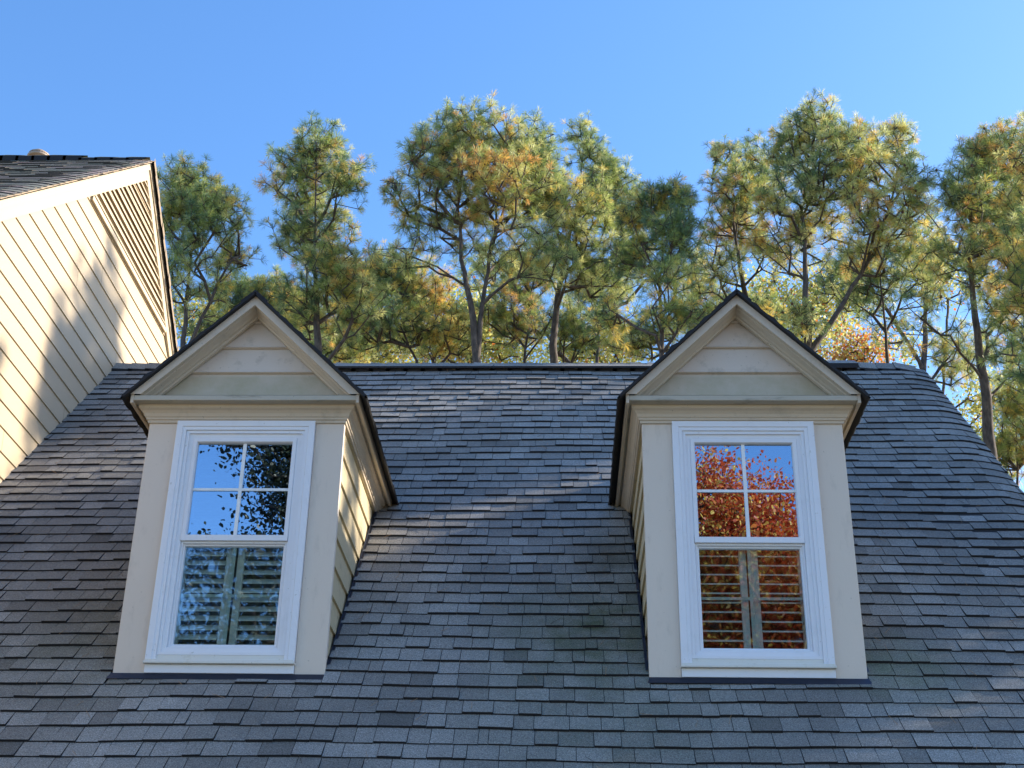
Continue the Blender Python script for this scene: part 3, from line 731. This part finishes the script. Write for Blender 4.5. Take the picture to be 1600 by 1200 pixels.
PINES=[
 ('wide_a',[[(-6.1, 20.0, 11.11), (-6.24, 20.0, 12.42), (-6.36, 20.0, 13.96), (-6.4, 20.0, 15.56), (-6.5, 20.0, 17.05)], [(-6.16, 20.0, 12.42), (-5.75, 20.0, 13.96), (-5.42, 20.0, 15.2)]],
  [(-6.59, 20, 17.11, 0.88, 0.76, 1), (-7.17, 20.5, 16.63, 0.65, 1.22, 1), (-5.72, 19.4, 15.99, 0.74, 0.99, 1), (-5.65, 20.7, 15.54, 0.54, 0.63, 0.8), (-6.34, 19.6, 14.6, 0.79, 1.04, 0.55), (-5.76, 20.3, 14.13, 0.7, 0.69, 0.35)]),
 ('slim',[[(-3.13, 21.0, 11.59), (-3.24, 21.0, 12.94), (-3.46, 21.0, 14.71), (-3.68, 21.0, 16.37), (-3.77, 21.0, 18.91)]],
  [(-3.73, 21, 19.12, 0.72, 0.76, 1), (-4.17, 21.5, 18.37, 0.99, 0.89, 1), (-2.87, 20.4, 17.59, 0.51, 0.94, 1), (-3.84, 21.7, 16.92, 1.09, 1.13, 1), (-3.03, 20.6, 15.01, 1.06, 0.87, 0.9), (-3.72, 21.3, 14.34, 0.98, 0.87, 0.6), (-2.29, 20.3, 13.95, 0.77, 0.84, 0.6)]),
 ('broad',[[(0.66, 20.0, 11.12), (0.58, 20.0, 12.42), (0.39, 20.0, 13.94), (0.15, 20.0, 15.17), (-0.01, 20.0, 16.63)], [(0.68, 20.0, 12.42), (0.71, 20.0, 14.29), (0.94, 20.0, 16.08), (1.06, 20.0, 17.95)]],
  [(0.33, 20, 18.39, 1.45, 0.88, 1), (1.68, 20.5, 18.45, 0.92, 0.96, 1), (-0.54, 19.4, 17.49, 0.88, 0.83, 1), (-1.76, 20.7, 17.7, 0.46, 0.66, 0.45), (0.87, 19.6, 16.82, 1.75, 0.9, 0.8), (2.06, 20.3, 17.11, 0.54, 0.83, 0.9), (-1.24, 19.3, 14.74, 0.76, 0.59, 0.3), (-0.44, 20.6, 16.47, 1.25, 0.81, 0.4), (1.65, 19.8, 15.22, 1.2, 0.94, 0.4), (-1.19, 20.1, 16.71, 0.44, 0.54, 0.4)]),
 ('tall_b',[[(2.32, 23.0, 12.9), (2.32, 23.0, 14.35), (2.4, 23.0, 15.86), (2.74, 23.0, 17.43), (3.0, 23.0, 19.06), (3.13, 23.0, 20.64)]],
  [(3.13, 23, 20.64, 0.5, 0.81, 1), (3.63, 23.5, 19.82, 0.84, 1.04, 0.9), (2.9, 22.4, 18.04, 1.05, 1.17, 0.8), (4.06, 23.7, 18.9, 0.76, 1.12, 0.9), (2.73, 22.6, 16.78, 1.13, 1.12, 0.6), (3.75, 23.3, 16.62, 1.14, 0.94, 0.5), (2.23, 22.3, 18.58, 0.57, 0.79, 0.7), (4.38, 23.6, 17.8, 0.59, 0.78, 0.6)]),
 ('dark',[[(4.7, 19.0, 10.65), (4.74, 19.0, 11.89), (4.72, 19.0, 13.35), (4.84, 19.0, 14.88), (5.03, 19.0, 16.11)]],
  [(5.03, 19, 16.02, 0.65, 0.56, 1.1), (4.46, 19.5, 16.0, 0.6, 0.7, 1.1), (5.08, 18.4, 14.67, 0.69, 0.74, 1.1), (4.36, 19.7, 14.88, 0.85, 0.54, 0.9), (5.09, 18.6, 12.72, 0.72, 0.34, 0.8), (3.64, 19.3, 13.03, 0.65, 0.35, 0.6), (4.81, 18.3, 13.44, 0.72, 0.47, 0.5)]),
 ('cone_left',[[(7.28, 22.0, 12.76), (7.22, 22.0, 14.17), (7.06, 22.0, 15.45), (6.98, 22.0, 16.96), (6.99, 22.0, 18.54)]],
  [(6.79, 22, 19.46, 0.39, 0.77, 0.9), (7.68, 22.5, 19.71, 0.47, 0.79, 0.9), (6.96, 21.4, 17.73, 0.84, 0.86, 0.9), (7.09, 22.7, 17.41, 0.96, 0.77, 0.8), (6.38, 21.6, 15.58, 0.72, 0.72, 0.5), (8.04, 22.3, 18.75, 0.49, 0.9, 0.7), (7.63, 21.3, 15.95, 0.54, 0.72, 0.4)]),
 ('grand',[[(8.01, 20.0, 11.12), (8.11, 20.0, 12.74), (8.22, 20.0, 14.44), (8.36, 20.0, 16.22), (8.84, 20.0, 18.28)], [(8.16, 20.0, 12.41), (9.09, 20.0, 13.92), (9.97, 20.0, 15.31), (10.52, 20.0, 16.94), (10.82, 20.0, 18.27)]],
  [(8.99, 20, 18.77, 0.89, 0.71, 1), (8.31, 20.5, 18.56, 0.65, 0.74, 1), (9.39, 19.4, 17.55, 0.81, 0.94, 0.9), (11.0, 20.7, 18.82, 0.61, 0.76, 0.8), (10.89, 19.6, 16.94, 0.54, 0.93, 0.75), (8.66, 20.3, 16.97, 1.36, 1.02, 0.7), (10.04, 19.3, 15.93, 0.96, 0.89, 0.65), (8.14, 20.6, 15.79, 1.07, 0.72, 0.45), (7.6, 19.8, 16.27, 0.53, 0.9, 0.5), (9.38, 20.1, 15.2, 0.88, 0.79, 0.35), (9.97, 20, 18.37, 0.41, 0.43, 0.4), (10.18, 20.5, 17.86, 0.65, 0.77, 0.7), (7.97, 19.4, 13.11, 0.53, 0.26, 1)]),
 ('mid_back',[[(10.92, 24.0, 13.02), (11.04, 24.0, 15.25), (11.06, 24.0, 17.01), (11.27, 24.0, 18.23)]],
  [(11.55, 24, 17.61, 1.21, 1.01, 0.6), (10.89, 24.5, 16.91, 1.01, 0.79, 0.5), (11.93, 23.4, 16.26, 0.79, 0.77, 0.35), (11.51, 24.7, 15.83, 1.0, 0.58, 0.2)]),
 ('bare_right',[[(11.84, 20.0, 9.29), (11.92, 20.0, 10.5), (11.95, 20.0, 11.76), (11.96, 20.0, 13.4), (12.11, 20.0, 15.13), (12.58, 20.0, 16.93)]],
  [(12.7, 20, 17.77, 0.75, 0.82, 1), (13.68, 20.5, 18.42, 0.87, 0.81, 1), (12.02, 19.4, 16.43, 0.54, 0.92, 1), (13.23, 20.7, 16.84, 1.22, 1.15, 1), (11.75, 19.6, 14.88, 0.88, 0.79, 0.5), (12.99, 20.3, 14.95, 1.09, 1.08, 0.7), (10.78, 19.3, 12.85, 1.01, 0.98, 0.14), (12.66, 20.6, 13.06, 1.06, 1.02, 0.3)]),
 ('edge_right',[[(12.23, 18.0, 6.61), (12.77, 18.0, 10.77), (13.13, 18.0, 13.88), (13.51, 18.0, 16.24)]],
  [(13.56, 18, 16.59, 1.06, 0.93, 1), (13.08, 18.5, 15.2, 0.87, 1.06, 1), (12.97, 17.4, 13.19, 1.31, 1.3, 1), (12.66, 18.7, 13.0, 0.84, 0.99, 0.7), (12.29, 17.6, 11.01, 0.95, 0.91, 0.6)]),
 ('fill_a',[[(-1.5, 27.0, 14.44), (-1.67, 27.0, 16.07), (-2.3, 27.0, 17.34), (-2.76, 27.0, 18.86)]],
  [(-2.75, 27, 18.75, 0.97, 0.74, 0.9), (-1.84, 27.5, 18.6, 1.19, 0.96, 0.8), (-3.04, 26.4, 17.0, 1.14, 0.91, 0.6), (-1.22, 27.7, 17.29, 1.49, 0.82, 0.6)]),
 ('fill_b',[[(-5.81, 26.0, 13.96), (-6.15, 26.0, 16.37), (-6.2, 26.0, 17.84)]],
  [(-6.61, 26, 17.31, 1.16, 0.72, 0.9), (-7.3, 26.5, 16.65, 1.06, 0.61, 0.7), (-5.55, 25.4, 17.07, 0.82, 0.81, 0.9)]),
 ('fill_c',[[(1.4, 27.0, 14.44), (1.5, 27.0, 16.48), (1.72, 27.0, 18.85)]],
  [(1.66, 27, 18.96, 0.96, 0.85, 0.8), (1.06, 27.5, 17.61, 1.27, 0.93, 0.6), (2.84, 26.4, 16.68, 1.23, 0.69, 0.6)]),
 ('fill_d',[[(6.73, 28.0, 14.92), (6.92, 28.0, 17.01), (7.08, 28.0, 18.32)]],
  [(6.79, 28, 18.1, 1.09, 0.85, 0.6), (8.57, 28.5, 18.15, 0.88, 0.86, 0.5), (5.0, 27.4, 16.91, 1.26, 0.51, 0.6)]),
 ('fill_f',[[(-5.94, 31.0, 16.33), (-6.2, 31.0, 18.16), (-6.48, 31.0, 20.06)]],
  [(-6.43, 31, 19.58, 1.43, 0.93, 0.7), (-4.72, 31.5, 21.08, 1.09, 1.08, 0.5), (-4.77, 30.4, 18.3, 1.39, 0.67, 0.6)]),
 ('fill_g',[[(13.72, 32.0, 14.18), (14.35, 32.0, 18.67), (14.77, 32.0, 21.32)]],
  [(14.92, 32, 22.57, 1.02, 1.27, 0.5), (14.85, 32.5, 24.72, 0.79, 1.07, 0.3), (12.1, 31.4, 21.22, 1.23, 1.21, 0.5), (15.71, 32.7, 19.03, 1.25, 1.2, 0.4)]),
 ('fill_h',[[(3.58, 31.0, 16.34), (3.72, 31.0, 19.08), (3.84, 31.0, 21.01)]],
  [(3.73, 31, 20.52, 1.18, 1.16, 0.6), (0.0, 31.5, 21.57, 1.21, 1.2, 0.35), (6.73, 30.4, 20.88, 0.94, 0.93, 0.5)]),
 ('fill_e',[[(13.96, 25.0, 8.94), (14.16, 25.0, 11.33), (14.4, 25.0, 13.5)]],
  [(14.48, 25, 13.5, 0.8, 0.94, 0.8), (14.14, 25.5, 12.44, 0.8, 0.74, 0.8), (14.93, 24.4, 12.32, 0.98, 1.09, 0.8)]),
]
LEAFY=[
 ('yellow',[[(-0.72, 36.0, 18.7), (-0.78, 36.0, 20.76), (-0.96, 36.0, 22.63)]],
  [(-0.83, 36, 22.36, 1.46, 1.29, 1), (-3.16, 36.5, 22.91, 1.21, 1.05, 0.7), (-1.56, 35.4, 20.97, 1.29, 0.75, 1), (0.46, 36.7, 21.53, 1.33, 0.64, 1)]),
 ('yellow',[[(-4.83, 38.0, 19.65), (-5.13, 38.0, 22.36)]],
  [(-5.27, 38, 22.64, 1.66, 0.93, 1), (-3.83, 38.5, 22.35, 1.39, 0.67, 0.8), (-6.35, 37.4, 21.9, 1.09, 0.66, 0.8)]),
 ('yellow',[[(4.49, 38.0, 19.66), (4.53, 38.0, 21.8)]],
  [(4.53, 38, 22.35, 1.64, 0.74, 0.9), (2.84, 38.5, 22.28, 1.38, 0.48, 0.9)]),
 ('yellow',[[(10.16, 38.0, 19.66), (10.54, 38.0, 23.45)]],
  [(10.47, 38, 24.3, 1.41, 1.38, 0.8), (13.03, 38.5, 24.58, 1.43, 1.4, 0.8), (11.21, 37.4, 22.29, 2.19, 0.92, 0.9), (8.53, 38.7, 23.28, 1.12, 0.81, 0.7)]),
 ('orange',[[(12.7, 34.0, 17.77), (12.89, 34.0, 19.71)]],
  [(12.92, 34, 20.08, 0.97, 0.64, 0.9), (12.34, 34.5, 19.84, 0.77, 0.37, 0.9)]),
 ('yellow',[[(15.68, 36.0, 17.24), (16.54, 36.0, 22.32)]],
  [(16.78, 36, 24.22, 1.4, 1.11, 0.35), (17.6, 36.5, 18.96, 1.08, 1.27, 0.7), (14.87, 35.4, 20.95, 0.8, 0.77, 0.3)]),
 ('yellow',[[(-10.33, 37.0, 19.17), (-10.58, 37.0, 21.29)]],
  [(-11.26, 37, 22.94, 1.26, 1.09, 0.5), (-10.02, 37.5, 21.82, 1.25, 0.8, 0.5)]),
]
PL = {'wide_a': ('pine with a rounded crown just behind the cream gable wall', (.22, .40, .30, .08, .0), 0),
 'slim': ('slim tall pine above the left dormer roof', (.22, .38, .22, .14, .04), 0),
 'broad': ('broadest pine with forked trunk rising between the two dormers', (.12, .34, .34, .13, .07), 25),
 'tall_b': ('pale green pine directly right of the broadest forked pine', (.18, .38, .40, .04, .0), 0),
 'dark': ('dark green shorter pine behind the left slope of the right dormer', (.52, .36, .10, .02, .0), 0),
 'cone_left': ('thin grey pine bearing dark cones above the right dormer peak', (.25, .30, .30, .10, .05), 50),
 'grand': ('tall golden green pine full of cones with a long limb reaching right', (.10, .26, .42, .16, .06), 120),
 'mid_back': ('slender straight pine behind the right part of the ridge', (.30, .38, .24, .08, .0), 0),
 'bare_right': ('pine with bare lower limbs rising beyond the right roof edge', (.30, .38, .20, .10, .02), 20),
 'edge_right': ('pine cut off by the right edge of the photo', (.24, .38, .22, .14, .02), 0),
 'fill_a': ('low yellow green pine between the slim pine and the forked pine', (.18, .36, .20, .20, .06), 0),
 'fill_b': ('low dark pine showing behind the left dormer peak', (.50, .36, .10, .04, .0), 0),
 'fill_c': ('low pine in front of the pale pine, right of the forked trunk', (.32, .36, .16, .12, .04), 0),
 'fill_d': ('sparse low pine behind the dark green pine', (.26, .38, .22, .14, .0), 0),
 'fill_f': ('distant pine behind the slim pine, low', (.25, .38, .22, .14, .0), 0),
 'fill_g': ('distant pine behind the slender straight pine, low', (.2, .38, .26, .14, .0), 0),
 'fill_h': ('distant pine low behind the pale green pine', (.2, .38, .26, .14, .0), 0),
 'fill_e': ('young yellow green pine low beside the right roof edge', (.12, .36, .30, .20, .02), 0)}
for i, (nm, tr, lo) in enumerate(PINES):
    lb, pal, cn = PL[nm]
    pine(lb, tr, [l[:5]+(l[5]*(1.45 if nm[:4] == 'fill' else 1),) for l in lo], 100+i*7, pal, cones=cn)
LL = ['sunlit yellow broadleaf tree behind the forked pine trunk', 'yellow green tree low on the ridge right of the left dormer', 'yellow green tree low on the ridge left of the right dormer',
      'yellow tree behind the right dormer peak', 'small pale orange maple showing over the ridge right of the right dormer', 'thin yellow tree behind the bare pine at the right', 'green yellow tree low beside the cream gable wall']
for i, (nm, tr, lo) in enumerate(LEAFY):
    leafy(LL[i], tr, lo, 300+i, ['l_peach', 'l_orange', 'l_yellow'] if nm == 'orange' else ['l_yellow', 'n_pale', 'l_yellow', 'l_orange', 'n_green'], per=40, leaf=.11, nleaf=30, spread=.32,
          group='broadleaf trees behind the pines', wts=None if nm == 'orange' else [.32, .3, .16, .05, .17])
# trees standing round the photographer: they are mirrored in the panes
leafy('red and orange maple mirrored in the right dormer window', [[(6.2, -13.5, 1), (6.0, -13.5, 3.5), (5.6, -13.5, 5.6)]],
      [(5.4, -13.2, 5.2, 1.3, 1.5, 1), (6.9, -13.4, 4.6, 1.4, 1.4, 1), (4.5, -13.4, 4.4, 1.0, 1.5, .8), (6.0, -13.6, 3.0, 1.9, 1.4, .8), (4.9, -13.0, 6.5, .5, .6, .5)],
      501, ['l_red', 'l_orange', 'l_red', 'n_yellow'], per=150, leaf=.055, nleaf=64, spread=.26, kind='maple_tree')
leafy('tree with shade-darkened leaves mirrored in the left dormer window', [[(-.2, -10.5, 1), (-.5, -10.3, 3.5), (-1.0, -10.2, 5.5)]],
      [(-1.3, -10.0, 5.3, .75, .8, 1), (-1.9, -10.1, 3.9, 1.0, .6, .6), (-.7, -10.1, 6.3, 1.0, .7, 1), (-1.6, -10.2, 6.4, 1.3, .45, .8), (-2.0, -10.3, 3.0, 1.3, .7, .6), (-.9, -10.2, 5.2, .5, 1.0, 1)],
      502, ['l_dark'], per=110, leaf=.052, nleaf=44, spread=.15, kind='broadleaf_tree')
# pines to the right of the house, out of the picture: they shade the roof
SHADE = [(14.0, 9.1, 10.2, 1.05, 4.0, 'level with the roof ridge'), (14.3, 7.0, 9.1, .8, 4.1, 'just before the tallest one'), (14.0, 5.0, 6.0, 1.6, 3.2, 'in the middle of its row'),
         (14.0, 2.6, 5.5, 1.6, 3.6, 'level with the roof slope'), (13.5, .2, 4.2, 1.7, 3.5, 'level with the dormer fronts'), (15.0, -2.5, 4.0, 1.8, 3.5, 'nearest the photographer')]
for i, (x, y, z, rx, rz, wh) in enumerate(SHADE):
    dn = (2.3, 2.0, 1.3, .8, .9, 1)[i]
    pine('pine to the right of the house outside the photo, '+wh, [[(x+.2, y, z-rz), (x, y, z-2), (x, y, z+rz*.8)]],
         [(x, y, z+rz*.35, rx*.8, rz*.6, dn), (x, y, z-rz*.3, rx, rz*.6, dn)], 700+i, (.3, .4, .2, .1, .0), per=34, tufts=6, group='shade pines beside the house', nw=.010)
